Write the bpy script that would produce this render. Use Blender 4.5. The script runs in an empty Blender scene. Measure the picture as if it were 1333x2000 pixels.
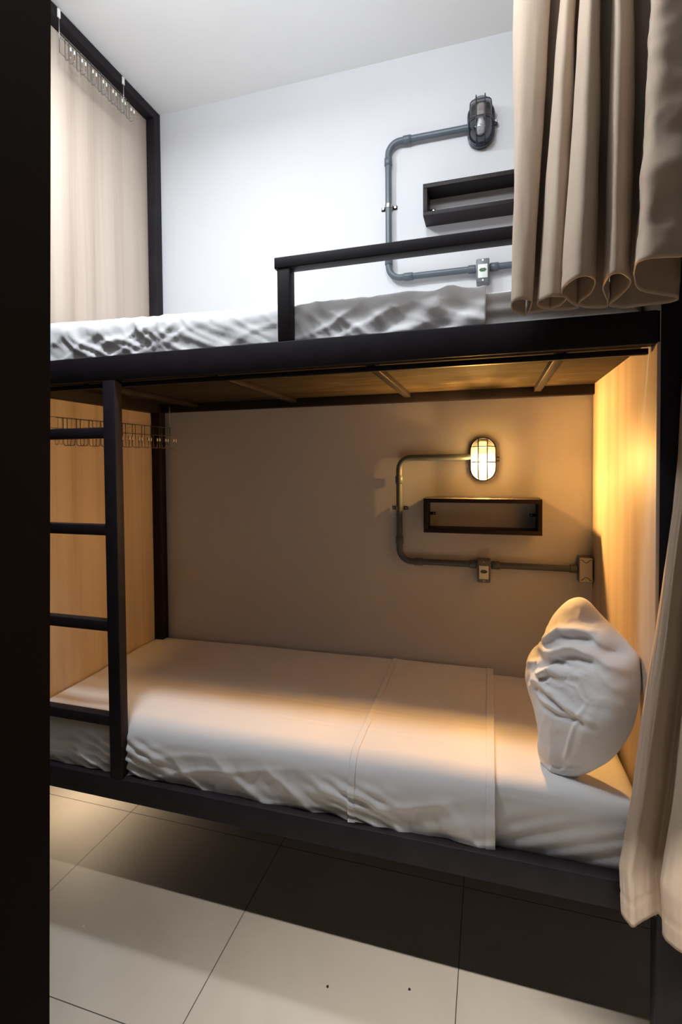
import bpy, bmesh, math, random
from mathutils import Vector, Matrix, noise

random.seed(4)
sc = bpy.context.scene
COL = sc.collection
PI = math.pi

# ------------------------------------------------------------------ dimensions (metres)
W = 0.7827          # back wall plane (Y); the bed front face is Y = 0
XL = -1.987         # left end panel face (X); the right end panel face is X = 0
ZC = 3.430          # ceiling height
Z_LOW = 0.651       # top of the lower rail
Z_UP = 1.990        # underside of the upper rail
Z_UPT = 2.070       # top of the upper rail

# ------------------------------------------------------------------ object helpers
def link_mesh(name, bm, mat, parent=None, smooth=True, loc=None):
    me = bpy.data.meshes.new(name)
    bm.normal_update()
    bm.to_mesh(me); bm.free()
    if smooth:
        for p in me.polygons: p.use_smooth = True
    o = bpy.data.objects.new(name, me)
    COL.objects.link(o)
    if mat: me.materials.append(mat)
    if parent:
        o.parent = parent
        bpy.context.view_layer.update()
        o.matrix_parent_inverse = Matrix.Translation(-parent.location)
    return o

def thing(name, loc, label, cat, group=None):
    o = bpy.data.objects.new(name, None); COL.objects.link(o)
    o.location = loc; o.empty_display_size = .05
    return tag(o, label, cat, group)

def tag(o, label, cat, group=None):
    o['label'] = label; o['category'] = cat
    if group: o['group'] = group
    return o

def structure(o):
    o['kind'] = 'structure'; return o

def sharp(o, ang=35):
    me = o.data
    for p in me.polygons: p.use_smooth = True
    bm = bmesh.new(); bm.from_mesh(me)
    for e in bm.edges:
        if len(e.link_faces) == 2 and e.calc_face_angle(0) > math.radians(ang): e.smooth = False
    bm.to_mesh(me); bm.free()
    return o

def box(bm, x0, x1, y0, y1, z0, z1, bev=0.0, seg=2):
    r = bmesh.ops.create_cube(bm, size=1)
    vs = r['verts']
    for v in vs:
        v.co = Vector((x0 + (v.co.x + .5) * (x1 - x0), y0 + (v.co.y + .5) * (y1 - y0), z0 + (v.co.z + .5) * (z1 - z0)))
    if bev > 0:
        es = list({e for v in vs for e in v.link_edges})
        bmesh.ops.bevel(bm, geom=es, offset=bev, segments=seg, affect='EDGES', profile=.5)
    return bm

def box_obj(name, mat, parent, x0, x1, y0, y1, z0, z1, bev=.002):
    bm = bmesh.new(); box(bm, x0, x1, y0, y1, z0, z1, bev)
    return sharp(link_mesh(name, bm, mat, parent), 50)

def fillet(pts, r, n=8):
    pts = [Vector(p) for p in pts]; out = [pts[0]]
    for a, b, c in zip(pts, pts[1:], pts[2:]):
        d1 = (a - b).normalized(); d2 = (c - b).normalized()
        ang = d1.angle(d2)
        t = min(r / math.tan(ang / 2), .49 * (a - b).length, .49 * (c - b).length)
        p1 = b + d1 * t; p2 = b + d2 * t
        for i in range(n + 1):
            s = i / n
            out.append((1 - s) ** 2 * p1 + 2 * s * (1 - s) * b + s * s * p2) if False else out.append(_arc(p1, b, p2, s))
    out.append(pts[-1]); return out

def _arc(p1, b, p2, s):
    # circular arc tangent to both legs
    d1 = (b - p1); d2 = (b - p2)
    bis = (d1 + d2)
    h = (p1 + p2) / 2 - b
    # centre
    half = (p2 - p1).length / 2
    leg = d1.length
    if leg < 1e-9: return b
    th = math.asin(min(1, half / leg))           # half the angle between the legs
    R = leg * math.tan(th)
    c = b + h.normalized() * (leg / math.cos(th))
    v1 = p1 - c; v2 = p2 - c
    ang = v1.angle(v2)
    if ang < 1e-6: return p1.lerp(p2, s)
    return c + (v1 * math.sin((1 - s) * ang) + v2 * math.sin(s * ang)) / math.sin(ang)

def tube(bm, pts, r, n=12, caps=True, closed=False):
    pts = [Vector(p) for p in pts]
    m = len(pts); rings = []
    tans = []
    for i in range(m):
        if closed: t = pts[(i + 1) % m] - pts[i - 1]
        else: t = pts[min(i + 1, m - 1)] - pts[max(i - 1, 0)]
        tans.append(t.normalized())
    ref = Vector((0, 0, 1)) if abs(tans[0].z) < .9 else Vector((1, 0, 0))
    u = (ref - tans[0] * ref.dot(tans[0])).normalized()
    for i in range(m):
        u = (u - tans[i] * u.dot(tans[i])).normalized()
        w = tans[i].cross(u)
        rr = r[i] if isinstance(r, (list, tuple)) else r
        rings.append([bm.verts.new(pts[i] + (u * math.cos(2 * PI * k / n) + w * math.sin(2 * PI * k / n)) * rr) for k in range(n)])
    for i in range(m if closed else m - 1):
        a = rings[i]; b = rings[(i + 1) % m]
        for k in range(n):
            bm.faces.new((a[k], a[(k + 1) % n], b[(k + 1) % n], b[k]))
    if caps and not closed:
        bm.faces.new(rings[0][::-1]); bm.faces.new(rings[-1])
    return bm

def tube_obj(name, mat, parent, pts, r, n=12, closed=False):
    bm = bmesh.new(); tube(bm, pts, r, n, True, closed)
    bmesh.ops.recalc_face_normals(bm, faces=bm.faces)
    return sharp(link_mesh(name, bm, mat, parent), 50)

def grid(bm, nu, nv, f, closed_u=False):
    vs = [[bm.verts.new(f(i / nu, j / nv)) for j in range(nv + 1)] for i in range(nu + (0 if closed_u else 1))]
    for i in range(nu):
        for j in range(nv):
            a = vs[i][j]; b = vs[(i + 1) % len(vs)][j]; c = vs[(i + 1) % len(vs)][j + 1]; d = vs[i][j + 1]
            bm.faces.new((a, b, c, d))
    return vs

def rounded_block(x0, x1, y0, y1, z0, z1, r, nx, ny, nz, disp=None):
    """a dense box with rounded edges; disp(point, normal) -> offset along the normal"""
    bm = bmesh.new()
    c = {}
    lo = Vector((x0, y0, z0)); hi = Vector((x1, y1, z1))
    N = (nx, ny, nz)
    def P(i, j, k):
        key = (i, j, k)
        if key in c: return c[key]
        p = Vector([lo[a] + (hi[a] - lo[a]) * key[a] / N[a] for a in range(3)])
        q = Vector([min(max(p[a], lo[a] + r), hi[a] - r) for a in range(3)])
        d = p - q
        nrm = d.normalized() if d.length > 1e-9 else Vector((0, 0, 1))
        s = q + nrm * r if d.length > 1e-9 else p
        if disp: s = s + nrm * disp(s, nrm)
        c[key] = bm.verts.new(s); return c[key]
    for a in range(3):
        b, d = (a + 1) % 3, (a + 2) % 3
        for side in (0, N[a]):
            for i in range(N[b]):
                for j in range(N[d]):
                    ks = []
                    for (di, dj) in ((0, 0), (1, 0), (1, 1), (0, 1)):
                        key = [0, 0, 0]; key[a] = side; key[b] = i + di; key[d] = j + dj
                        ks.append(P(*key))
                    if side == 0: ks.reverse()
                    bm.faces.new(ks)
    return bm

def fbm(p, o=4): return noise.fractal(Vector(p), 1.0, 2.0, o)
def sstep(a, b, x):
    t = min(max((x - a) / (b - a), 0), 1); return t * t * (3 - 2 * t)
def lerp(a, b, t): return a + (b - a) * t

# ------------------------------------------------------------------ materials
def new_mat(name):
    m = bpy.data.materials.new(name); m.use_nodes = True
    nt = m.node_tree; nt.nodes.clear()
    out = nt.nodes.new('ShaderNodeOutputMaterial')
    bs = nt.nodes.new('ShaderNodeBsdfPrincipled')
    nt.links.new(bs.outputs[0], out.inputs[0])
    return m, nt, bs

def coords(nt, scale=(1, 1, 1)):
    tc = nt.nodes.new('ShaderNodeTexCoord'); mp = nt.nodes.new('ShaderNodeMapping')
    mp.inputs['Scale'].default_value = scale
    nt.links.new(tc.outputs['Object'], mp.inputs[0]); return mp.outputs[0]

def noise_node(nt, vec, scale, detail=4, rough=.55, dist=0):
    n = nt.nodes.new('ShaderNodeTexNoise')
    n.inputs['Scale'].default_value = scale; n.inputs['Detail'].default_value = detail
    n.inputs['Roughness'].default_value = rough; n.inputs['Distortion'].default_value = dist
    nt.links.new(vec, n.inputs['Vector']); return n.outputs[0]

def ramp(nt, fac, stops):
    r = nt.nodes.new('ShaderNodeValToRGB')
    el = r.color_ramp.elements
    while len(el) < len(stops): el.new(.5)
    for e, (p, c) in zip(el, stops):
        e.position = p; e.color = (*c, 1)
    nt.links.new(fac, r.inputs[0]); return r.outputs[0]

def bump(nt, bs, h, strength, dist=.002):
    b = nt.nodes.new('ShaderNodeBump')
    b.inputs['Strength'].default_value = strength; b.inputs['Distance'].default_value = dist
    nt.links.new(h, b.inputs['Height']); nt.links.new(b.outputs[0], bs.inputs['Normal'])

def simple(name, col, rough=.5, metal=0, var=.06, scale=8, bstr=0, bscale=200, spec=.5):
    m, nt, bs = new_mat(name)
    v = coords(nt)
    n = noise_node(nt, v, scale, 4)
    lo = tuple(max(0, c * (1 - var)) for c in col); hi = tuple(min(1, c * (1 + var)) for c in col)
    nt.links.new(ramp(nt, n, [(.3, lo), (.7, hi)]), bs.inputs['Base Color'])
    bs.inputs['Roughness'].default_value = rough; bs.inputs['Metallic'].default_value = metal
    bs.inputs['Specular IOR Level'].default_value = spec
    if bstr: bump(nt, bs, noise_node(nt, v, bscale, 3), bstr)
    return m

M_WALL = simple('wall_paint', (.625, .628, .648), .75, var=.02, scale=1.5, bstr=.12, bscale=60, spec=.25)
M_CEIL = simple('ceiling_paint', (.80, .80, .79), .85, var=.015, scale=2, bstr=.08, bscale=50, spec=.2)
M_BLACK = simple('black_metal', (.019, .016, .019), .55, 0, var=.18, scale=14, bstr=.08, bscale=120, spec=.1)
M_JAMB = simple('dark_jamb', (.0030, .0014, .0010), .8, 0, var=.15, scale=6, spec=.05)
M_FRONT = simple('charcoal_paint', (.06, .055, .052), .7, 0, var=.05, scale=3, spec=.2)
M_PVC = simple('grey_conduit', (.085, .105, .125), .38, 0, var=.06, scale=12)
M_BOX = simple('grey_box', (.13, .14, .155), .42, 0, var=.06, scale=30)
M_CAST = simple('cast_body', (.055, .06, .075), .33, .55, var=.12, scale=40)
M_WIRE = simple('steel_wire', (.32, .31, .30), .3, .9, var=.1, scale=50)
M_ZINC = simple('zinc_clamp', (.62, .62, .62), .28, .95, var=.06, scale=60)
M_WHITE = simple('white_plastic', (.75, .77, .72), .4, 0, var=.03, scale=30)
M_PALE = simple('pale_cover', (.66, .62, .56), .5, 0, var=.04, scale=30)
M_GREEN = simple('green_plastic', (.07, .16, .08), .4, 0, var=.05, scale=30)
M_DARKHOLE = simple('dark_hole', (.01, .01, .01), .7, 0)
M_PORC = simple('lamp_socket', (.55, .46, .40), .4, 0, var=.04, scale=30)

def fabric(name, col, weave=900, var=.05, bstr=.12, wr=.0):
    m, nt, bs = new_mat(name)
    v = coords(nt)
    n = noise_node(nt, v, 5, 5)
    lo = tuple(c * (1 - var) for c in col); hi = tuple(min(1, c * (1 + var)) for c in col)
    nt.links.new(ramp(nt, n, [(.3, lo), (.7, hi)]), bs.inputs['Base Color'])
    bs.inputs['Roughness'].default_value = .85
    bs.inputs['Specular IOR Level'].default_value = .15
    bs.inputs['Sheen Weight'].default_value = .08
    a = noise_node(nt, v, weave, 2)
    bump(nt, bs, a, bstr, .001)
    return m
M_SHEET = fabric('white_cotton', (.82, .815, .83), var=.015)
M_COVER = fabric('mattress_cover', (.80, .795, .81), var=.015)
M_PILLOW = fabric('pillow_cotton', (.83, .825, .835), var=.012)
M_CURTAIN = fabric('taupe_canvas', (.50, .392, .30), weave=700, var=.04, bstr=.25)

def wood(name, along='Z'):
    m, nt, bs = new_mat(name)
    v = coords(nt, (9, 9, .28))
    n1 = noise_node(nt, v, 1.6, 3, .5, .25)
    v2 = coords(nt, (60, 60, .9))
    n2 = noise_node(nt, v2, 2.2, 5, .6, .1)
    mix = nt.nodes.new('ShaderNodeMath'); mix.operation = 'MULTIPLY_ADD'
    nt.links.new(n2, mix.inputs[0]); mix.inputs[1].default_value = .28
    nt.links.new(n1, mix.inputs[2])
    c = ramp(nt, mix.outputs[0], [(.40, (.41, .325, .26)), (.56, (.49, .40, .33)), (.66, (.53, .435, .36)), (.82, (.57, .48, .40))])
    nt.links.new(c, bs.inputs['Base Color'])
    bs.inputs['Roughness'].default_value = .52
    bs.inputs['Specular IOR Level'].default_value = .35
    bump(nt, bs, n2, .06, .001)
    return m
M_WOOD = wood('oak_laminate')

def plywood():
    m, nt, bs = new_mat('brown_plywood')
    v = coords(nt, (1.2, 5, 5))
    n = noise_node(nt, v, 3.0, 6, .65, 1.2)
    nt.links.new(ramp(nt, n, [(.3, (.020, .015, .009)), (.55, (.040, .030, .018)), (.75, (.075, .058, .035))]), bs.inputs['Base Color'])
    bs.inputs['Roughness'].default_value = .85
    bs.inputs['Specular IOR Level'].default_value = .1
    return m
M_PLY = plywood()

def tiles():
    m, nt, bs = new_mat('porcelain_tile')
    tc = nt.nodes.new('ShaderNodeTexCoord'); sp = nt.nodes.new('ShaderNodeSeparateXYZ')
    nt.links.new(tc.outputs['Object'], sp.inputs[0])
    T = .798
    masks = []; cells = []
    for ax, off in (('X', -2.084), ('Y', -.143)):
        a = nt.nodes.new('ShaderNodeMath'); a.operation = 'SUBTRACT'
        nt.links.new(sp.outputs[ax], a.inputs[0]); a.inputs[1].default_value = off - 20 * T
        d = nt.nodes.new('ShaderNodeMath'); d.operation = 'DIVIDE'; nt.links.new(a.outputs[0], d.inputs[0]); d.inputs[1].default_value = T
        fr = nt.nodes.new('ShaderNodeMath'); fr.operation = 'FRACT'; nt.links.new(d.outputs[0], fr.inputs[0])
        fl = nt.nodes.new('ShaderNodeMath'); fl.operation = 'FLOOR'; nt.links.new(d.outputs[0], fl.inputs[0]); cells.append(fl.outputs[0])
        pp = nt.nodes.new('ShaderNodeMath'); pp.operation = 'PINGPONG'; nt.links.new(fr.outputs[0], pp.inputs[0]); pp.inputs[1].default_value = .5
        lt = nt.nodes.new('ShaderNodeMath'); lt.operation = 'LESS_THAN'; nt.links.new(pp.outputs[0], lt.inputs[0]); lt.inputs[1].default_value = .0019
        masks.append(lt.outputs[0])
    mx = nt.nodes.new('ShaderNodeMath'); mx.operation = 'MAXIMUM'
    nt.links.new(masks[0], mx.inputs[0]); nt.links.new(masks[1], mx.inputs[1])
    v = coords(nt)
    n = noise_node(nt, v, 2.2, 7, .6, .4)
    c = ramp(nt, n, [(.3, (.50, .435, .365)), (.7, (.59, .525, .45))])
    mixc = nt.nodes.new('ShaderNodeMixRGB'); nt.links.new(mx.outputs[0], mixc.inputs[0]); nt.links.new(c, mixc.inputs[1])
    mixc.inputs[2].default_value = (.07, .06, .05, 1)
    nt.links.new(mixc.outputs[0], bs.inputs['Base Color'])
    bs.inputs['Roughness'].default_value = .48
    inv = nt.nodes.new('ShaderNodeMath'); inv.operation = 'SUBTRACT'; inv.inputs[0].default_value = 1; nt.links.new(mx.outputs[0], inv.inputs[1])
    bump(nt, bs, inv.outputs[0], .5, .001)
    return m
M_TILE = tiles()

def thin_glass(name, tint=(.93, .94, .95), gloss=.10):
    m = bpy.data.materials.new(name); m.use_nodes = True
    nt = m.node_tree; nt.nodes.clear()
    out = nt.nodes.new('ShaderNodeOutputMaterial')
    tr = nt.nodes.new('ShaderNodeBsdfTransparent'); tr.inputs[0].default_value = (*tint, 1)
    gl = nt.nodes.new('ShaderNodeBsdfGlossy'); gl.inputs['Roughness'].default_value = .06
    fz = nt.nodes.new('ShaderNodeLayerWeight'); fz.inputs[0].default_value = .25
    mp = nt.nodes.new('ShaderNodeMath'); mp.operation = 'MULTIPLY_ADD'; mp.inputs[1].default_value = .5; mp.inputs[2].default_value = gloss
    nt.links.new(fz.outputs['Fresnel'], mp.inputs[0])
    mx = nt.nodes.new('ShaderNodeMixShader')
    nt.links.new(mp.outputs[0], mx.inputs[0]); nt.links.new(tr.outputs[0], mx.inputs[1]); nt.links.new(gl.outputs[0], mx.inputs[2])
    nt.links.new(mx.outputs[0], out.inputs[0]); return m
M_GLASS = thin_glass('lamp_glass', (.72, .73, .76), .10)
M_ACRYL = thin_glass('clear_acrylic', (.86, .86, .86), .22)

def emitter(name, col, s):
    m = bpy.data.materials.new(name); m.use_nodes = True
    nt = m.node_tree; nt.nodes.clear()
    out = nt.nodes.new('ShaderNodeOutputMaterial'); e = nt.nodes.new('ShaderNodeEmission')
    e.inputs[0].default_value = (*col, 1); e.inputs[1].default_value = s
    nt.links.new(e.outputs[0], out.inputs[0]); return m
BULB_POWER = 9600
M_BULB_ON = emitter('bulb_lit', (1, .50, .125), BULB_POWER)
M_BULB_OFF = simple('bulb_frosted', (.72, .70, .69), .18, 0, var=.03, scale=40)

# ------------------------------------------------------------------ the setting
def slab(name, mat, x0, x1, y0, y1, z0, z1):
    bm = bmesh.new(); box(bm, x0, x1, y0, y1, z0, z1)
    return structure(link_mesh(name, bm, mat, smooth=False))
slab('floor', M_TILE, -5.2, 2.2, -3.0, W + .1, -.10, 0)
slab('wall_back', M_WALL, -5.2, 2.2, W, W + .12, 0, ZC + .1)
slab('ceiling', M_CEIL, -5.2, 2.2, -3.0, W, ZC, ZC + .1)
# doorway the picture is taken through: dark jamb (a little out of plumb), unseen front wall and added lintel
def slanted(name, mat, xa, xb, ya, yb, z0, z1, k):
    bm = bmesh.new(); vs = []
    for z in (z0, z1):
        for x, y in ((xa, ya), (xb, ya), (xb, yb), (xa, yb)): vs.append(bm.verts.new((x + k * z, y, z)))
    for f in ((3, 2, 1, 0), (4, 5, 6, 7), (0, 1, 5, 4), (1, 2, 6, 5), (2, 3, 7, 6), (3, 0, 4, 7)): bm.faces.new([vs[q] for q in f])
    bmesh.ops.bevel(bm, geom=bm.edges[:], offset=.002, segments=2, affect='EDGES')
    return structure(link_mesh(name, bm, mat, smooth=False))
JX, JK = -.8427, .0302
slanted('trim_1', M_JAMB, JX - .10, JX, -1.06, -1.0, 0, 2.55, JK)
slab('wall_front_unseen', M_FRONT, -5.2, -.945, -1.05, -1.01, 0, ZC)  # out of view, kept dark to limit bounce into the lower bunk
slab('wall_front_unseen', M_FRONT, -.945, .55, -1.05, -1.01, 2.55, ZC)  # unseen lintel, added to keep the corridor light off the lower mattress
slab('wall_front_unseen', M_FRONT, .55, 2.2, -1.05, -1.01, 0, ZC)

# ------------------------------------------------------------------ bunk bed
bed = thing('bunk_bed', (-1, .4, 0), 'black metal framed double bunk bed with wood panelled ends, a ladder and a guard rail', 'bunk bed')
PW = .047
def B(name, *a, mat=M_BLACK, bev=.0025): return box_obj(name, mat, bed, *a, bev)
XR = .0085
# posts
B('post', XL, XL + PW, W - PW - .001, W - .001, 0, ZC - .001)
B('post', XL, XL + .036, 0, .05, 0, ZC - .001)
B('post', XR, .080, 0, .05, 0, ZC - .001)
B('post', XR, .080, W - PW - .001, W - .001, 0, ZC - .001)
# ceiling beams
B('top_beam', XL, XL + PW, .05, W - PW - .001, 3.385, ZC - .001)
B('top_beam', XR, .056, .05, W - PW - .001, 3.385, ZC - .001)
B('top_beam', XL + PW, XR, 0, .045, 3.385, ZC - .001)
# upper bed frame
B('front_rail', XL + .036, XR, 0, .04, Z_UP, Z_UPT)
B('back_rail', XL + PW, XR, W - .035, W - .001, 1.968, Z_UPT - .01)
B('end_rail', XL, XL + PW, .05, W - PW - .001, 1.964, Z_UPT - .01)
B('end_rail', XR, .055, .05, W - PW - .001, 1.996, Z_UPT - .01)
B('angle_lip', XL + PW, -.006, .045, .060, 1.974, 1.989, bev=.0015)
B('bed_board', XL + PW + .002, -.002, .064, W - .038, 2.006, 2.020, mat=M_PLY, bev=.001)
for x in (-.205, -.720, -1.235, -1.745):
    B('cross_bar', x - .013, x + .013, .062, W - .036, 1.986, 2.006, bev=.002)
# lower bed frame
B('front_rail', XL + .036, XR, 0, .04, .576, Z_LOW)
B('back_rail', XL + PW, XR, W - .035, W - .001, .576, Z_LOW - .02)
B('end_rail', XL, XL + PW, .05, W - PW - .001, .576, Z_LOW - .02)
B('end_rail', XR, .055, .05, W - PW - .001, .576, Z_LOW - .02)
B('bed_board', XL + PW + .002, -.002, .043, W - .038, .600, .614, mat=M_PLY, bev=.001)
for x in (-.205, -.720, -1.235, -1.745):
    B('cross_bar', x - .013, x + .013, .042, W - .036, .578, .600, bev=.002)
# ladder
B('ladder_post', -1.621, -1.573, 0, .036, Z_LOW, Z_UP)
for z in (1.818, 1.491, 1.166, .843):
    B('ladder_rung', XL + .036, -1.621, .002, .034, z - .018, z + .018, bev=.003)
# guard rail
B('guard_post', -.988, -.948, 0, .04, Z_UPT, 2.283)
B('guard_rail', -.996, XR, -.002, .042, 2.283, 2.316)
# laminate end panels
pl = B('end_panel', XL - .018, XL - .001, .004, W - .003, .582, ZC - .004, mat=M_WOOD, bev=.001)
pl['label'] = 'pale oak laminate end panel'
pr = B('end_panel', 0, XR - .0003, 0, W - .003, .582, ZC - .004, mat=M_WOOD, bev=.001)
pr['label'] = 'pale oak laminate end panel'

# ------------------------------------------------------------------ mattresses
def soft(s):
    return .0025 * fbm((s.x * 2.2, s.y * 3, s.z * 3), 3)
def low_mat(p, n):
    d = .004 * fbm((p.x * 2.0, p.y * 3.0, p.z * 4), 3) * 1.0
    if n.z > .5: d += .012 * sstep(.25, .7, p.y) - .004 * math.sin(p.x * 2.1)
    if n.y < -.3:
        t = p.x * 1.0 - p.z * 2.4
        d += .0045 * (1 - abs(noise.noise(Vector((t * 9, p.z * 3, 4.0)))) * 2) * sstep(.81, .72, p.z)
    return d
bm = rounded_block(XL + .004, -.004, .046, W - .010, .617, .828, .045, 190, 70, 24, low_mat)
m1 = link_mesh('mattress', bm, M_COVER)
tag(m1, 'lower white mattress under the lit caged lamp', 'mattress')

def up_mat(p, n):
    d = .004 * fbm((p.x * 2.0, p.y * 3.0, p.z * 4), 3)
    if n.y < -.2: d += .007 * math.sin((p.z - 2.07) / .021 * PI)       # quilted side piping
    return d
bm = rounded_block(XL + .050, -.004, .066, W - .036, 2.0225, 2.188, .06, 150, 40, 34, up_mat)
m2 = link_mesh('mattress', bm, M_COVER)
tag(m2, 'upper white mattress with ribbed sides, behind the guard rail', 'mattress')

# ------------------------------------------------------------------ sheets
def low_top(x, y):
    return .828 + .012 * sstep(.25, .7, y) - .004 * math.sin(x * 2.1) + .004 * fbm((x * 2.0, y * 3.0, .828 * 4), 3)

def ridge(v): return 1 - abs(v) * 2

def profile(s, y_back, y_front, z_top, z_bot, r):
    """point and normal on the path that runs over the top from the back and down the front; s in metres"""
    L1 = (y_back - (y_front + r)); L2 = r * PI / 2
    if s < L1: return Vector((0, y_back - s, z_top)), Vector((0, 0, 1))
    if s < L1 + L2:
        a = (s - L1) / r
        return Vector((0, y_front + r - math.sin(a) * r, z_top - r + math.cos(a) * r)), Vector((0, -math.sin(a), math.cos(a)))
    return Vector((0, y_front, z_top - r - (s - L1 - L2))), Vector((0, -1, 0))

def low_wrinkle(x, y, z, n):
    f = max(0, -n.y); t = max(0, n.z)
    d = 0
    # front drop: drag folds running down to the rail, tighter near the bottom
    k = f * sstep(.80, .70, z)
    q = x * 7.5 + (z - .65) * 9 + .35 * fbm((x * 3, z * 5, 1), 3)
    d += k * .0080 * max(0, ridge(noise.noise(Vector((q, z * 4, 7.7))))) ** 1.6
    q2 = x * 4.0 - (z - .65) * 22 + .5 * fbm((x * 2, z * 4, 5), 3)
    d += k * .0070 * max(0, ridge(noise.noise(Vector((q2 * .9, x * 1.3, 2.2))))) ** 2
    d += k * .004 * fbm((x * 16, z * 12, 3), 3)
    # gathers beside the ladder post and the fold at the hem
    for x0, amp in ((-1.54, .007), (-.77, .006), (-1.70, .006)):
        g = math.exp(-((x - x0) / .10) ** 2)
        d += k * amp * g * math.sin((z * 1.0 + (x - x0) * .35) * 190 + 2 * fbm((x * 6, z * 6, 8), 2))
    # top: faint long creases
    c = fbm((x * 1.2, y * 5, 2), 3)
    d += t * .0016 * c
    for yc, a in ((.33, .0022), (.21, .0014)):
        yy = y - yc - .02 * math.sin(x * 3.2) - .012 * x
        d += t * a * (math.exp(-(yy / .006) ** 2) - .7 * math.exp(-((yy - .010) / .007) ** 2)) * (.4 + .6 * max(0, math.sin(x * 2.0 + 1.6 + yc * 7)))
    return d

def make_sheet(name, mat, xs0, xs1, off, yb, yf, zt, zb, r, nx, ns, top, wr, drop=None, bulge=0):
    L1 = yb - (yf + r); L = L1 + r * PI / 2 + (zt - r - zb)
    bm = bmesh.new()
    def f(u, v):
        p, n = profile(v * L, yb, yf, zt, zb, r)
        ee = xs1 + (drop(v) if drop else 0)
        ss = xs0 + (drop(v) if drop and xs0 > -1.9 else 0)
        x = lerp(ss, ee, u)
        base = top(x, p.y) - zt if n.z > 0 else 0
        p.z += base * max(0, min(1, n.z * 1.6)) if n.z > 0 else 0
        d = off + wr(x, p.y, p.z, n)
        d += bulge * max(0, -n.y) * math.sin(PI * min(1, max(0, (p.z - zb) / (zt - zb))))
        q = p + n * d; q.x = x
        return q
    grid(bm, nx, ns, f)
    bmesh.ops.recalc_face_normals(bm, faces=bm.faces)
    o = link_mesh(name, bm, mat)
    md = o.modifiers.new('thickness', 'SOLIDIFY'); md.thickness = .0012; md.offset = 1
    return o

YB = W - .014
sh = make_sheet('bed_sheet', M_SHEET, XL + .006, -.376, .0065, YB, .047, .828, .632, .05, 330, 150, low_top, low_wrinkle,
                bulge=.012)
tag(sh, 'smooth white bed sheet over the lower mattress, hem folded near the pillow', 'bed sheet')
def drop_low(v): return .012 * v
band = make_sheet('turned_down_band', M_SHEET, -.787, -.374, .0092, YB, .046, .828, .630, .05, 110, 150, low_top, low_wrinkle,
                  drop=None, bulge=.0125)
band.parent = sh
hem = make_sheet('hem', M_SHEET, -.398, -.3725, .0118, YB, .046, .828, .629, .05, 10, 150, low_top, low_wrinkle, bulge=.0125)
hem.parent = sh
hem2 = make_sheet('hem', M_SHEET, -.789, -.768, .0125, YB, .046, .828, .630, .05, 10, 150, low_top, low_wrinkle, bulge=.0125)
hem2.parent = sh

def up_top(x, y):
    return 2.196 + .020 * sstep(-1.3, -1.95, x) - .008 * sstep(-1.2, -.8, x) + .003 * fbm((x * 3, y * 3, 6), 3)
def crease(v, p=3): return max(0, 1 - abs(v) * 2.2) ** p
def up_wrinkle(x, y, z, n):
    f = max(0, -n.y)
    k = sstep(2.205, 2.165, z)
    a = .45 + .75 * max(0, .5 + noise.noise(Vector((x * 2.1, 3.3, 0))))
    w = .5 * fbm((x * 3.2, z * 5, 3), 3)
    d = 0
    # long drag creases slanting down to the rail, in two directions
    d += k * a * .0062 * crease(noise.noise(Vector((x * 8 + (z - 2.1) * 14 + w, z * 2, 1.7))), 2)
    d += k * a * .0052 * crease(noise.noise(Vector((x * 5.5 - (z - 2.1) * 17 + w, x * 1.2, 8.1))), 2)
    d += k * .0032 * crease(noise.noise(Vector((x * 17 + (z - 2.1) * 22 + 2 * w, z * 6, 4.4))), 2)
    d += k * .0022 * fbm((x * 15, z * 15, 1), 4)
    # rumple towards the free edge and the bunched spot at the far end
    g = math.exp(-((x + .54) / .20) ** 2)
    d += k * g * .006 * math.sin((x * .75 - z * .7) * 62 + 3 * w)
    g = math.exp(-((x + 1.50) / .17) ** 2) * math.exp(-((z - 2.15) / .05) ** 2)
    d += g * .009 * crease(noise.noise(Vector((x * 11 + z * 9, z * 16, 5))), 1.6)
    d += g * .005 * crease(noise.noise(Vector((x * 19 - z * 24, z * 9, 2))), 1.6)
    return d - .003
us = make_sheet('bed_sheet', M_SHEET, XL + .052, -.385, .016, W - .030, .058, 2.196, 2.075, .045, 320, 110, up_top, up_wrinkle,
                drop=lambda v: -.012 * v)
tag(us, 'rumpled white bed sheet draped over the side of the upper mattress', 'bed sheet')

# ------------------------------------------------------------------ pillow
c0 = Vector((-.1416, .186, 1.0508))
nv = Vector((-.65, -.76, .28)).normalized()
uv = Vector((0, 0, 1)).cross(nv).normalized(); vv = nv.cross(uv)
OUT = [(-0.016, -0.259), (0.037, -0.224), (0.088, -0.176), (0.123, -0.131), (0.151, -0.068), (0.162, -0.012), (0.163, 0.067), (0.154, 0.131), (0.127, 0.161), (0.097, 0.183), (0.041, 0.218), (-0.015, 0.255), (-0.052, 0.254), (-0.082, 0.23), (-0.112, 0.18), (-0.122, 0.114), (-0.158, 0.064), (-0.165, -0.002), (-0.143, -0.058), (-0.111, -0.107), (-0.085, -0.171), (-0.080, -0.224), (-0.062, -0.246), (-0.030, -0.262)]
def closed_spline(P, n):
    out = []; m = len(P)
    for i in range(m):
        p0, p1, p2, p3 = (Vector(P[(i + k - 1) % m]) for k in range(4))
        for j in range(n):
            t = j / n
            out.append(.5 * ((2 * p1) + (p2 - p0) * t + (2 * p0 - 5 * p1 + 4 * p2 - p3) * t * t + (3 * p1 - p0 - 3 * p2 + p3) * t ** 3))
    return out
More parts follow.
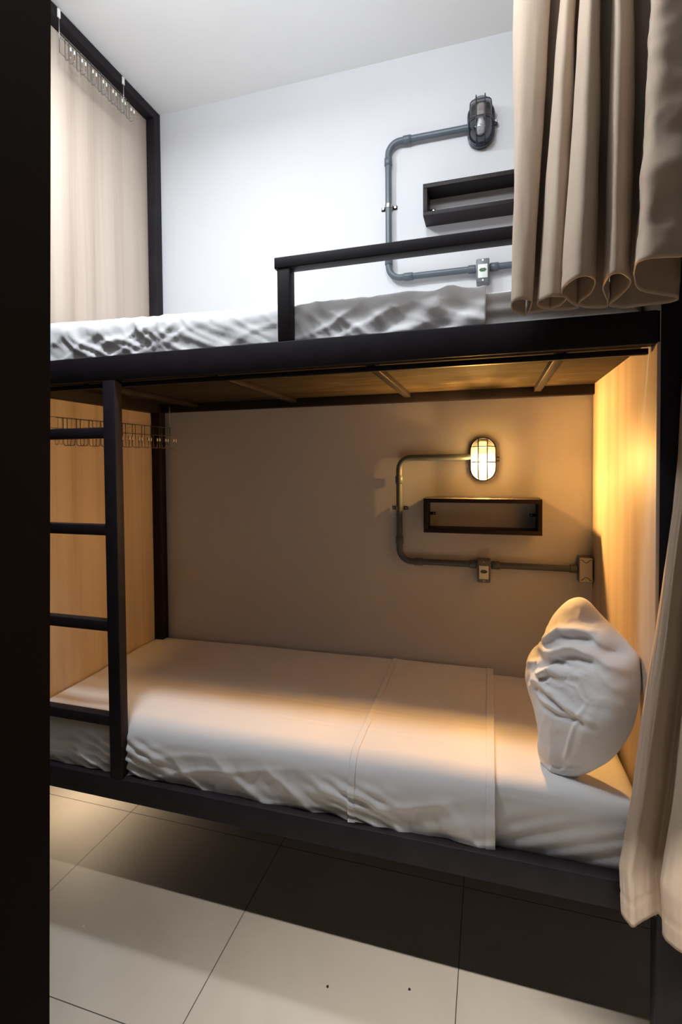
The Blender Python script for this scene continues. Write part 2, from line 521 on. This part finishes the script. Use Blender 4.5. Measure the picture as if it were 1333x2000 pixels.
FOLDS = [  # centre line in pillow coordinates, height, width
    ([(-.10, .10), (-.035, .16), (.045, .165), (.075, .15)], .020, .016),
    ([(-.115, .065), (-.08, .03), (-.025, .065), (.045, .06)], -.014, .012),
    ([(-.125, .085), (-.06, .085), (.02, .115), (.075, .115), (.135, .10)], .018, .018),
    ([(-.085, -.005), (-.035, -.01), (.045, -.04), (.09, -.05)], .013, .012),
    ([(-.06, -.04), (0, -.055), (.05, -.055)], .009, .009),
    ([(-.14, .02), (-.09, .045), (-.06, .02), (-.03, .045), (.01, .035)], .012, .010),
    ([(-.11, -.05), (-.075, .0), (-.04, .005)], .008, .010),
    ([(-.07, -.225), (0, -.215), (.09, -.16)], -.008, .012),
]
def fold_height(a, b):
    h = 0
    for line, amp, wd in FOLDS:
        best = 9; tt = 0; sg = 1; m = len(line) - 1
        for i in range(m):
            ax, ay = line[i]; bx, by = line[i + 1]
            dx, dy = bx - ax, by - ay; L = dx * dx + dy * dy
            t = min(1, max(0, ((a - ax) * dx + (b - ay) * dy) / L))
            ex, ey = a - ax - dx * t, b - ay - dy * t
            d = math.hypot(ex, ey)
            if d < best: best = d; tt = (i + t) / m; sg = 1 if dx * ey - dy * ex > 0 else -1
        taper = math.sin(PI * min(1, max(0, .12 + tt * .76)))
        s_ = best * sg / wd
        h += amp * taper * (math.exp(-(s_ if s_ > 0 else s_ * 1.7) ** 2 if False else -(s_ * (1 if s_ > 0 else 1.8)) ** 2) - .55 * math.exp(-((s_ + 1.5) / .8) ** 2))
    return h
cont = closed_spline(OUT, 10)
bm = bmesh.new()
NR = 64
cc = Vector((0.005, -.005))
def pillow_pt(i, r, side):
    o = cont[i % len(cont)]
    p = cc + (o - cc) * r
    T = .105 if side > 0 else .050
    T *= .75 + .25 * sstep(.26, .05, abs(p.y)) 
    h = T * (1 - r ** 2.6) ** .62 if r < 1 else 0
    fade = (1 - r ** 8)
    if side > 0:
        a, b = p.x, p.y
        w = 0
        # sagging folds that sweep across the upper half
        ja = a + .010 * fbm((a * 11, b * 11, 3), 3); jb = b + .010 * fbm((a * 11, b * 11, 8), 3)
        w += 1.15 * fold_height(ja, jb)
        q = b * 24 + a * 8 + 1.0 * fbm((a * 9, b * 9, 2), 3)
        w += .006 * sstep(-.08, .06, b) * max(0, ridge(noise.noise(Vector((q, a * 6, 1.3))))) ** 1.5
        w += .006 * fbm((a * 10, b * 10, 9), 4)
        # stitched seam near the lower side
        dseam = (a - .045) * math.cos(.32) - (b + .12) * math.sin(.32)
        w += (.006 * math.exp(-(dseam / .006) ** 2)) * sstep(.02, -.05, b) * sstep(-.235, -.2, b)
        w += .010 * sstep(-.01, .03, dseam) * sstep(.05, -.05, b)
        # open mouth of the pillowcase at the upper side
        g = math.exp(-(((a - .11) / .035) ** 2 + ((b - .135) / .025) ** 2))
        w -= .03 * g
        g = math.exp(-(((a - .075) / .018) ** 2 + ((b - .165) / .03) ** 2))
        w += .015 * g
        h += w * fade
    P = c0 + uv * p.x + vv * p.y + nv * (h if side > 0 else -h)
    P.x = min(P.x, -.004)
    lim = low_top(P.x, P.y) + .001
    if P.z < lim: P.z = lim
    return P
N = len(cont)
edge = [bm.verts.new(pillow_pt(i, 1, 1)) for i in range(N)]
for side in (1, -1):
    prev = edge
    for k in range(1, NR):
        r = 1 - (k / NR) ** 1.15
        cur = [bm.verts.new(pillow_pt(i, r, side)) for i in range(N)]
        for i in range(N):
            f = (prev[i], prev[(i + 1) % N], cur[(i + 1) % N], cur[i])
            bm.faces.new(f if side > 0 else f[::-1])
        prev = cur
    cv = bm.verts.new(sum((v.co for v in prev), Vector()) / N)
    for i in range(N):
        f = (prev[i], prev[(i + 1) % N], cv)
        bm.faces.new(f if side > 0 else f[::-1])
bmesh.ops.recalc_face_normals(bm, faces=bm.faces)
pil = link_mesh('pillow', bm, M_PILLOW)
tag(pil, 'crumpled white pillow propped up against the wood end panel of the lower bunk', 'pillow')

# ------------------------------------------------------------------ curtains
UPK = [(-0.3, -0.3, -0.01), (-0.326, -0.331, -0.045), (-0.321, -0.336, -0.1), (-0.308, -0.328, -0.128), (-0.278, -0.308, -0.135), (-0.254, -0.29, -0.12), (-0.256, -0.292, -0.06), (-0.256, -0.296, -0.03), (-0.23, -0.27, -0.022), (-0.196, -0.236, -0.034), (-0.218, -0.262, -0.06), (-0.233, -0.279, -0.12), (-0.225, -0.267, -0.168), (-0.214, -0.247, -0.175), (-0.199, -0.226, -0.15), (-0.201, -0.228, -0.09), (-0.2075, -0.2405, -0.045), (-0.172, -0.21, -0.022), (-0.1395, -0.1795, -0.034), (-0.158, -0.2, -0.08), (-0.193, -0.236, -0.18), (-0.187, -0.224, -0.25), (-0.177, -0.199, -0.255), (-0.159, -0.174, -0.21), (-0.153, -0.17, -0.11), (-0.163, -0.183, -0.05), (-0.128, -0.15, -0.022), (-0.094, -0.118, -0.03), (-0.104, -0.128, -0.09), (-0.133, -0.156, -0.19), (-0.137, -0.157, -0.26), (-0.121, -0.134, -0.255), (-0.095, -0.103, -0.19), (-0.094, -0.106, -0.1), (-0.097, -0.1165, -0.05), (-0.052, -0.08, -0.022), (-0.03, -0.045, -0.024), (0.04, 0.02, -0.022), (0.052, 0.03, -0.035), (0.02, -0.01, -0.06), (-0.035, -0.066, -0.11), (-0.062, -0.099, -0.2), (-0.078, -0.118, -0.305), (-0.047, -0.075, -0.32), (-0.004, -0.02, -0.3), (0.047, 0.035, -0.22), (0.03, 0.018, -0.14), (0.045, 0.036, -0.09), (0.07, 0.07, -0.05), (0.11, 0.105, -0.03)]   # (X at head height, X at the hem, Y at the hem)
def open_spline(P, t):
    m = len(P) - 1
    x = min(max(t, 0), 1) * m; i = min(int(x), m - 1); t = x - i
    g = lambda k: Vector(P[min(max(k, 0), m)])
    p0, p1, p2, p3 = g(i - 1), g(i), g(i + 1), g(i + 2)
    return .5 * ((2 * p1) + (p2 - p0) * t + (2 * p0 - 5 * p1 + 4 * p2 - p3) * t * t + (3 * p1 - p0 - 3 * p2 + p3) * t ** 3)

def curtain(name, label, knots_at, z_top, z_bot, nu, nv, hem_h, wob, parent_rail=None):
    bm = bmesh.new()
    def f(u, v):
        z0 = lerp(z_top, z_bot(u), v)
        p = knots_at(u, z0, v)
        d = wob(u, z0)
        hz = z_bot(u) + hem_h
        d += -.0015 * math.exp(-((z0 - hz) / .004) ** 2)
        q = knots_at(min(1, u + .004), z0, v) - knots_at(max(0, u - .004), z0, v)
        n = Vector((q.y, -q.x, 0)).normalized() if q.length > 1e-9 else Vector((0, -1, 0))
        return Vector((p.x, p.y, z0)) + n * d
    grid(bm, nu, nv, f)
    o = link_mesh(name, bm, M_CURTAIN)
    md = o.modifiers.new('thickness', 'SOLIDIFY'); md.thickness = .0022; md.offset = 0
    tag(o, label, 'curtain')
    return o

def up_knots(u, z, v):
    t = (2.75 - z) / (2.75 - 2.075)
    P = []
    tt = max(-.9, min(1.0, t))
    for a, b, y in UPK: P.append((a + (b - a) * tt, y * (.62 + .38 * sstep(-.9, .9, tt)) - .004, 0))
    return open_spline(P, u)
def up_wob(u, z):
    d = .005 * fbm((u * 22, z * 2.4, 1), 3)
    # rumples on the wide front fold
    g = sstep(.80, .86, u) * sstep(2.75, 2.5, z)
    d += g * .010 * fbm((u * 26, z * 9, 4), 3)
    return d
curtain('curtain', 'gathered taupe curtain bunched at one end of the upper bunk above the bed rail', up_knots, 3.375,
        lambda u: 2.078 + .008 * math.sin(u * 41) * .5 + .004 * math.sin(u * 17), 420, 150, .040, up_wob)

EDGE = [(.55, -.080), (.60, -.076), (.72, -.082), (.89, -.056), (1.09, -.032), (1.28, -.007), (1.44, .010), (1.59, .028), (1.73, .040), (1.99, .052)]
def edge_x(z):
    for (za, xa), (zb, xb) in zip(EDGE, EDGE[1:]):
        if z <= zb: 
            t = (z - za) / (zb - za); return lerp(xa, xb, t)
    return EDGE[-1][1]
LOWK = [(.015, -.010), (.004, -.022), (0, -.036), (.003, -.048), (.014, -.060), (.024, -.058), (.05, -.038), (.075, -.018), (.088, -.012), (.09, -.03), (.080, -.062), (.086, -.085), (.104, -.110), (.12, -.112), (.17, -.085), (.20, -.04), (.21, -.015), (.22, -.05), (.24, -.09), (.29, -.10), (.33, -.06), (.35, -.02)]
def low_knots(u, z, v):
    s = lerp(1.0, .62, sstep(.6, 1.95, z))
    ys = lerp(1.0, .72, sstep(.6, 1.95, z))
    e = edge_x(z)
    return open_spline([(e + x * s, y * ys, 0) for x, y in LOWK], u)
def low_wob(u, z): return .0035 * fbm((u * 14, z * 2.2, 7), 3)
curtain('curtain', 'long taupe curtain pulled aside next to the pillow, hanging past the lower bed rail', low_knots, 1.972,
        lambda u: .597 + .004 * math.sin(u * 23), 260, 150, .055, low_wob)

# ------------------------------------------------------------------ wall lamps
def stadium(hw, hh, n=14):
    """outline of an upright oval: straight sides, round ends"""
    pts = []
    for k in range(n + 1):
        a = PI * k / n; pts.append((hw * math.cos(a), hh - hw + hw * math.sin(a)))
    for k in range(n + 1):
        a = PI + PI * k / n; pts.append((hw * math.cos(a), -(hh - hw) + hw * math.sin(a)))
    return pts
def stadium_loft(cx, cz, layers, cap0=True, cap1=True):
    """layers: (inset, distance from the wall); axis towards the room (-Y)"""
    bm = bmesh.new(); rings = []
    for inset, off in layers:
        rings.append([bm.verts.new((cx + x, W - off, cz + z)) for x, z in stadium(HW - inset, HH - inset)])
    n = len(rings[0])
    for a, b in zip(rings, rings[1:]):
        for k in range(n): bm.faces.new((a[k], a[(k + 1) % n], b[(k + 1) % n], b[k]))
    if cap0: bm.faces.new(rings[0][::-1])
    if cap1: bm.faces.new(rings[-1])
    bmesh.ops.recalc_face_normals(bm, faces=bm.faces)
    return bm
HW, HH = .050, .088
def wall_lamp(cx, cz, on, label):
    t = thing('wall_lamp', (cx, W, cz), label, 'wall lamp', 'caged bulkhead lamps')
    sharp(link_mesh('lamp_body', stadium_loft(cx, cz, [(0, .001), (0, .013), (-.003, .015), (-.003, .026), (.001, .028), (.006, .028), (.007, .006), (.02, .005)]), M_CAST, t), 40)
    for s in (-1, 1):
        bm = bmesh.new(); box(bm, cx + s * .056 - .008, cx + s * .056 + .008, W - .022, W - .008, cz - .010, cz + .010, .003)
        lug = sharp(link_mesh('lug', bm, M_CAST, t), 50)
        bm = bmesh.new(); tube(bm, [(cx + s * .058, W - .021, cz), (cx + s * .058, W - .030, cz)], .0048, 10)
        sharp(link_mesh('screw', bm, M_ZINC, lug), 50)
    g = stadium_loft(cx, cz, [(.008, .016), (.008, .066), (.011, .078), (.018, .088), (.030, .095), (.040, .098)], cap0=False)
    link_mesh('glass_dome', g, M_GLASS, t)
    # cage
    bm = bmesh.new()
    ring = [(cx + x, W - .0305, cz + z) for x, z in stadium(HW - .002, HH - .002)]
    tube(bm, ring, .0028, 8, closed=True)
    for x in (-.017, .017):
        pth = fillet([(cx + x, W - .025, cz + HH - .004), (cx + x, W - .102, cz + HH - .016), (cx + x, W - .103, cz - HH + .016), (cx + x, W - .025, cz - HH + .004)], .022, 6)
        tube(bm, pth, .0022, 8)
    for z, dx in ((.050, .044), (-.012, .048)):
        pth = fillet([(cx - dx, W - .025, cz + z), (cx - dx + .006, W - .100, cz + z), (cx + dx - .006, W - .100, cz + z), (cx + dx, W - .025, cz + z)], .022, 6)
        tube(bm, pth, .0022, 8)
    bmesh.ops.recalc_face_normals(bm, faces=bm.faces)
    cage = link_mesh('wire_cage', bm, M_CAST, t)
    # socket and bulb, hanging down inside the glass
    bm = bmesh.new(); y = W - .031
    tube(bm, [(cx, y, cz + .074), (cx, y, cz + .070), (cx, y, cz + .020), (cx, y, cz + .018)], [.012, .018, .019, .015], 16)
    sharp(link_mesh('socket', bm, M_PORC, t), 50)
    bm = bmesh.new()
    prof = [(.018, .011), (.008, .0135), (-.006, .018), (-.020, .0205), (-.032, .019), (-.042, .0135), (-.046, .006), (-.047, .001)]
    if on:  # small glowing core of a clear bulb
        prof = [(-.006, .002), (-.009, .009), (-.016, .0135), (-.024, .0135), (-.031, .009), (-.034, .002)]
    tube(bm, [(cx, y, cz + z) for z, r in prof], [r for z, r in prof], 20)
    bmesh.ops.recalc_face_normals(bm, faces=bm.faces)
    link_mesh('bulb', bm, M_BULB_ON if on else M_BULB_OFF, t)
    return t
wall_lamp(-.419, 3.072, False, 'unlit caged wall lamp above the upper wall shelf')
wall_lamp(-.412, 1.722, True, 'glowing caged wall lamp above the lower wall shelf')

# ------------------------------------------------------------------ conduits
RC = .0132; YC = W - .023
def conduit(label, pts, couplings, clamps):
    pth = fillet(pts, .052, 9) if len(pts) > 2 else [Vector(p) for p in pts]
    o = tube_obj('conduit', M_PVC, None, pth, RC, 14)
    tag(o, label, 'conduit', 'grey wall conduits')
    for a, b in couplings:
        tube_obj('coupling', M_PVC, o, [a, Vector(a).lerp(Vector(b), .06), Vector(a).lerp(Vector(b), .94), b], [RC + .001, RC + .0034, RC + .0034, RC + .001], 14)
    for (x, z) in clamps:
        bm = bmesh.new()
        arc = [(x + (RC + .0015) * math.cos(a), YC - (RC + .0015) * math.sin(a)) for a in [PI * k / 12 for k in range(13)]]
        prof = [(x + .034, W - .003), (x + RC + .003, W - .003)] + arc + [(x - RC - .003, W - .003), (x - .034, W - .003)]
        v0 = [bm.verts.new((a, b, z - .008)) for a, b in prof]; v1 = [bm.verts.new((a, b, z + .008)) for a, b in prof]
        for i in range(len(prof) - 1): bm.faces.new((v0[i], v0[i + 1], v1[i + 1], v1[i]))
        bmesh.ops.solidify(bm, geom=bm.faces[:], thickness=.0016)
        bmesh.ops.recalc_face_normals(bm, faces=bm.faces)
        c = sharp(link_mesh('clamp', bm, M_ZINC, o), 40)
        for s in (-1, 1):
            tube_obj('screw', M_ZINC, c, [(x + s * .026, W - .004, z), (x + s * .026, W - .009, z)], .005, 10)
    return o
xu, zu0, zu1 = -.799, 3.068, 2.497
conduit('long bent grey conduit running from the unlit lamp down to the upper socket',
        [(-.468, YC, zu0), (xu, YC, zu0), (xu, YC, zu1), (-.440, YC, zu1)],
        [((-.735, YC, zu0), (-.700, YC, zu0)), ((xu, YC, 3.005), (xu, YC, 2.972)), ((xu, YC, 2.555), (xu, YC, 2.590)), ((-.735, YC, zu1), (-.695, YC, zu1)), ((-.470, YC, zu1), (-.4405, YC, zu1))],
        [(xu, 2.803)])
conduit('short straight grey conduit between the upper socket and the right end panel',
        [(-.385, YC, zu1), (-.003, YC, zu1)], [((-.384, YC, zu1), (-.350, YC, zu1))], [])
xl, zl0, zl1 = -.759, 1.731, 1.288
conduit('long bent dark conduit running from the lit lamp down to the lower socket',
        [(-.462, YC, zl0), (xl, YC, zl0), (xl, YC, zl1), (-.4375, YC, zl1)],
        [((xl, YC, 1.655), (xl, YC, 1.620)), ((xl, YC, 1.360), (xl, YC, 1.395)), ((-.695, YC, zl1), (-.660, YC, zl1)), ((-.468, YC, zl1), (-.438, YC, zl1))],
        [(xl, 1.515)])
conduit('short straight dark conduit between the lower socket and the blank cover box',
        [(-.3805, YC, zl1), (-.056, YC, zl1)], [((-.380, YC, zl1), (-.345, YC, zl1)), ((-.085, YC, zl1), (-.0565, YC, zl1))], [])

# ------------------------------------------------------------------ sockets and box
def socket_box(cx, z0, z1, label):
    t = thing('wall_socket', (cx, W, z0), label, 'wall socket', 'surface mounted sockets')
    hw = .0255
    bm = bmesh.new(); box(bm, cx - hw, cx + hw, W - .050, W - .001, z0, z1, .005, 3)
    sharp(link_mesh('box_body', bm, M_BOX, t), 40)
    bm = bmesh.new(); box(bm, cx - hw + .003, cx + hw - .003, W - .0535, W - .0495, z0 + .003, z1 - .003, .0015)
    cov = sharp(link_mesh('cover_plate', bm, M_BOX, t), 40)
    zc = (z0 + z1) / 2 - .004
    bm = bmesh.new(); box(bm, cx - .0185, cx + .0185, W - .0565, W - .053, zc - .027, zc + .027, .0012)
    ins = sharp(link_mesh('socket_insert', bm, M_WHITE, t), 40); ins['label'] = 'pale socket insert'
    bm = bmesh.new()
    pts = []
    for k in range(6): pts.append((math.cos(PI / 3 * k) * .0155, math.sin(PI / 3 * k) * .0085))
    v0 = [bm.verts.new((cx + a, W - .0564, zc + .004 + b)) for a, b in pts]; v1 = [bm.verts.new((cx + a, W - .0572, zc + .004 + b)) for a, b in pts]
    bm.faces.new(v1)
    for i in range(6): bm.faces.new((v0[i], v0[(i + 1) % 6], v1[(i + 1) % 6], v1[i]))
    bmesh.ops.recalc_face_normals(bm, faces=bm.faces)
    link_mesh('socket_face', bm, M_GREEN, ins, smooth=False)
    for dx, dz in ((-.008, .0045), (.008, .0045), (0, .0005)):
        tube_obj('pin_hole', M_DARKHOLE, ins, [(cx + dx, W - .0570, zc + dz), (cx + dx, W - .0576, zc + dz)], .0021, 10)
    for z in (z0 + .009, z1 - .009):
        tube_obj('screw', M_ZINC, cov, [(cx, W - .053, z), (cx, W - .0550, z)], .0035, 10)
    return t
socket_box(-.412, 2.430, 2.527, 'small grey wall socket just above the upper mattress')
socket_box(-.409, 1.219, 1.313, 'small grey wall socket under the lower wall shelf')
t = thing('junction_box', (-.030, W, 1.24), 'blank pale junction box on the wall beside the wood end panel', 'junction box')
bm = bmesh.new(); box(bm, -.055, -.005, W - .046, W - .001, 1.241, 1.339, .004, 3)
sharp(link_mesh('box_body', bm, M_BOX, t), 40)
bm = bmesh.new(); box(bm, -.0525, -.0075, W - .0505, W - .0455, 1.2435, 1.3365, .0015)
cv = sharp(link_mesh('cover_plate', bm, M_PALE, t), 40); cv['label'] = 'pale cover plate'
for z, s in ((1.330, -1), (1.250, 1)):
    bm = bmesh.new()
    pth = [(-.050, z + s * .000), (-.043, z + s * .002), (-.036, z + s * .010), (-.030, z + s * .0115), (-.024, z + s * .010), (-.017, z + s * .002), (-.010, z)]
    tube(bm, [(a, W - .0506, b) for a, b in pth], .0011, 6)
    link_mesh('cover_notch', bm, M_DARKHOLE, cv)
    tube_obj('screw', M_ZINC, cv, [(-.030, W - .050, z + s * .004), (-.030, W - .0525, z + s * .004)], .004, 10)

# ------------------------------------------------------------------ wall shelves
M_SHELF = simple('black_shelf', (.018, .014, .015), .5, 0, var=.12, scale=20, bstr=.05, bscale=150, spec=.2)
def shelf(x0, x1, z0, z1, label):
    t = thing('wall_shelf', ((x0 + x1) / 2, W, z0), label, 'shelf', 'open box wall shelves')
    th = .017; y0 = W - .100; y1 = W - .001
    box_obj('top_panel', M_SHELF, t, x0, x1, y0, y1, z1 - th, z1, .001)
    box_obj('bottom_panel', M_SHELF, t, x0, x1, y0, y1, z0, z0 + th, .001)
    for a in (x0, x1 - th):
        box_obj('side_panel', M_SHELF, t, a, a + th, y0 + .0004, y1, z0 + th, z1 - th, .001)
    for s, x in ((1, x0 + th), (-1, x1 - th)):
        br = box_obj('bracket', M_BLACK, t, min(x, x + s * .022), max(x, x + s * .022), W - .0035, W - .001, (z0 + z1) / 2 - .006, (z0 + z1) / 2 + .006, .0008)
        tube_obj('screw', M_ZINC, br, [(x + s * .015, W - .003, (z0 + z1) / 2), (x + s * .015, W - .0055, (z0 + z1) / 2)], .0035, 10)
    return t
shelf(-.643, -.196, 2.703, 2.831, 'black open box shelf on the wall behind the guard rail')
shelf(-.646, -.192, 1.424, 1.564, 'black open box shelf on the wall below the glowing lamp')

# ------------------------------------------------------------------ hook racks
def rack(label, X, ya, yb, strap_ys, z_beam, z_top, z_wires, z_hook, hooks, out, tilt=0, wide=.006):
    t = thing('hook_rack', (X, (ya + yb) / 2, z_hook), label, 'hook rack')
    zt = lambda y: tilt * (y - ya)
    for y in strap_ys:
        bm = bmesh.new(); r = .0016
        tube(bm, fillet([(X - .004, y, z_beam + zt(y)), (X + .003, y, z_beam + zt(y)), (X + .003, y, z_wires[-1] + zt(y))], .002, 3), r, 8)
        st = link_mesh('hanger_strap', bm, M_WIRE, t)
        bm = bmesh.new(); box(bm, X - .0005, X + .0055, y - wide, y + wide, z_beam - .036 + zt(y), z_beam - .004 + zt(y), .001)
        sharp(link_mesh('clip', bm, M_WHITE if wide > .005 else M_WIRE, st), 50)
    for z in z_wires:
        tube_obj('wire', M_WIRE, t, [(X + .004, ya, z + zt(ya)), (X + .004, yb, z + zt(yb))], .0014, 8)
    bm = bmesh.new()
    for y in hooks:
        for s in (-.009, .009):
            z = z_hook + zt(y)
            pth = fillet([(X + .006, y + s, z_wires[0] + zt(y)), (X + .006, y + s, z), (X + .006 + out, y + s, z), (X + .006 + out, y + s, z + .03)], .010, 5)
            h = bmesh.new(); tube(h, pth, .0014, 8)
            ho = link_mesh('hook', h, M_WIRE, t)
            h = bmesh.new(); tube(h, [(X + .006 + out, y + s, z + .030), (X + .006 + out, y + s, z + .032), (X + .006 + out, y + s, z + .042), (X + .006 + out, y + s, z + .044)], [.002, .0032, .0032, .002], 10)
            link_mesh('hook_tip', h, M_WHITE, ho)
    bm.free()
rack('thin wire hook rack hung from the ceiling beam against the upper wood panel', -1.937, .168, .535, (.168, .515), ZC - .006, 3.33,
     (3.335, 3.318, 3.26), 3.245, [.20 + .056 * k for k in range(7)], .026)
rack('dim wire hook rack hung over the foot end of the lower bunk behind the ladder', -1.884, .06, .755, (.735,), 1.985, 1.885,
     (1.882, 1.842), 1.782, [.10 + .062 * k for k in range(11)], .034, tilt=.012, wide=.0022)

# ------------------------------------------------------------------ small bits on the floor
for i, (x, y, m, lab) in enumerate([(-.895, .133, M_DARKHOLE, 'tiny dark crumb on the floor tile, the one further from the curtain'), (-.637, .199, M_DARKHOLE, 'tiny dark crumb on the floor tile, the one nearer the curtain'), (-1.832, .087, M_WHITE, 'tiny white crumb on the floor tile near the dark door jamb')]):
    bm = bmesh.new(); bmesh.ops.create_icosphere(bm, subdivisions=2, radius=.0042)
    for v in bm.verts:
        v.co *= 1 + .3 * noise.noise(v.co * 300 + Vector((i * 9, 0, 0)))
        v.co.z *= .5
        v.co += Vector((x, y, .0018))
    o = link_mesh('floor_crumb', bm, m); tag(o, lab, 'crumb')

# ------------------------------------------------------------------ lights
def light(name, typ, loc, energy, col, **kw):
    l = bpy.data.lights.new(name, typ); l.energy = energy; l.color = col
    for k, v in kw.items(): setattr(l, k, v)
    o = bpy.data.objects.new(name, l); COL.objects.link(o); o.location = loc; return o
def aim(o, p):
    o.rotation_euler = (Vector(p) - o.location).to_track_quat('-Z', 'Y').to_euler(); return o
light('ceiling_panel_lamp', 'AREA', (-1.45, -.28, 3.30), 19, (.90, .95, 1.0), shape='DISK', size=.16)
light('ceiling_fill', 'POINT', (-.66, -.27, 3.25), 18, (.90, .95, 1.0), shadow_soft_size=.06)  # unseen fill, added to brighten the pillow, curtain and right part of the wall
light('ceiling_fill', 'POINT', (-1.45, -.27, 3.25), 11, (.90, .95, 1.0), shadow_soft_size=.06)  # all-round share of the panel lamp, reaches the ceiling and wall top
aim(light('wall_fill_light', 'AREA', (-.80, -.93, 3.20), 3.6, (.93, .96, 1.0), shape='RECTANGLE', size=1.6, size_y=.15, spread=math.radians(105)), (-.50, .78, 2.8))  # unseen broad fill, added to even out the upper wall
aim(light('corridor_strip_lamp', 'AREA', (-.2, -1.52, 3.40), 50, (1.0, .95, .88), shape='RECTANGLE', size=2.0, size_y=.03, spread=math.radians(95)), (-.2, -.6, 0))
light('next_bay_lamp', 'AREA', (-2.40, .66, .50), 1.5, (1.0, .80, .56), shape='DISK', size=.10, spread=math.radians(125))

wd = bpy.data.worlds.new('room_ambient'); sc.world = wd; wd.use_nodes = True
wd.node_tree.nodes['Background'].inputs[0].default_value = (.9, .95, 1, 1)
wd.node_tree.nodes['Background'].inputs[1].default_value = .02

# ------------------------------------------------------------------ camera
cam = bpy.data.cameras.new('camera'); co = bpy.data.objects.new('camera', cam); COL.objects.link(co)
F = 982.885; CX, CY = 664.164, 932.612
cam.sensor_fit = 'HORIZONTAL'; cam.sensor_width = 36; cam.lens = F / 1333 * 36
cam.shift_x = -(CX - 666.5) / 1333; cam.shift_y = (CY - 1000) / 1333
cam.clip_start = .02
R = ((9.58534e-01, 2.84860e-01, -8.17100e-03), (-6.04000e-04, -2.66420e-02, -9.99645e-01), (-2.84976e-01, 9.58199e-01, -2.53650e-02))
rt, dn, fw = (Vector(r) for r in R)
mw = Matrix((rt, -dn, -fw)).transposed().to_4x4()
mw.translation = Vector((-.3874, -1.3854, 1.7042))
co.matrix_world = mw
sc.camera = co

sc.view_settings.view_transform = 'Standard'; sc.view_settings.look = 'None'
sc.view_settings.exposure = 0; sc.view_settings.gamma = 1
try: sc.view_settings.use_curve_mapping = False
except Exception: pass
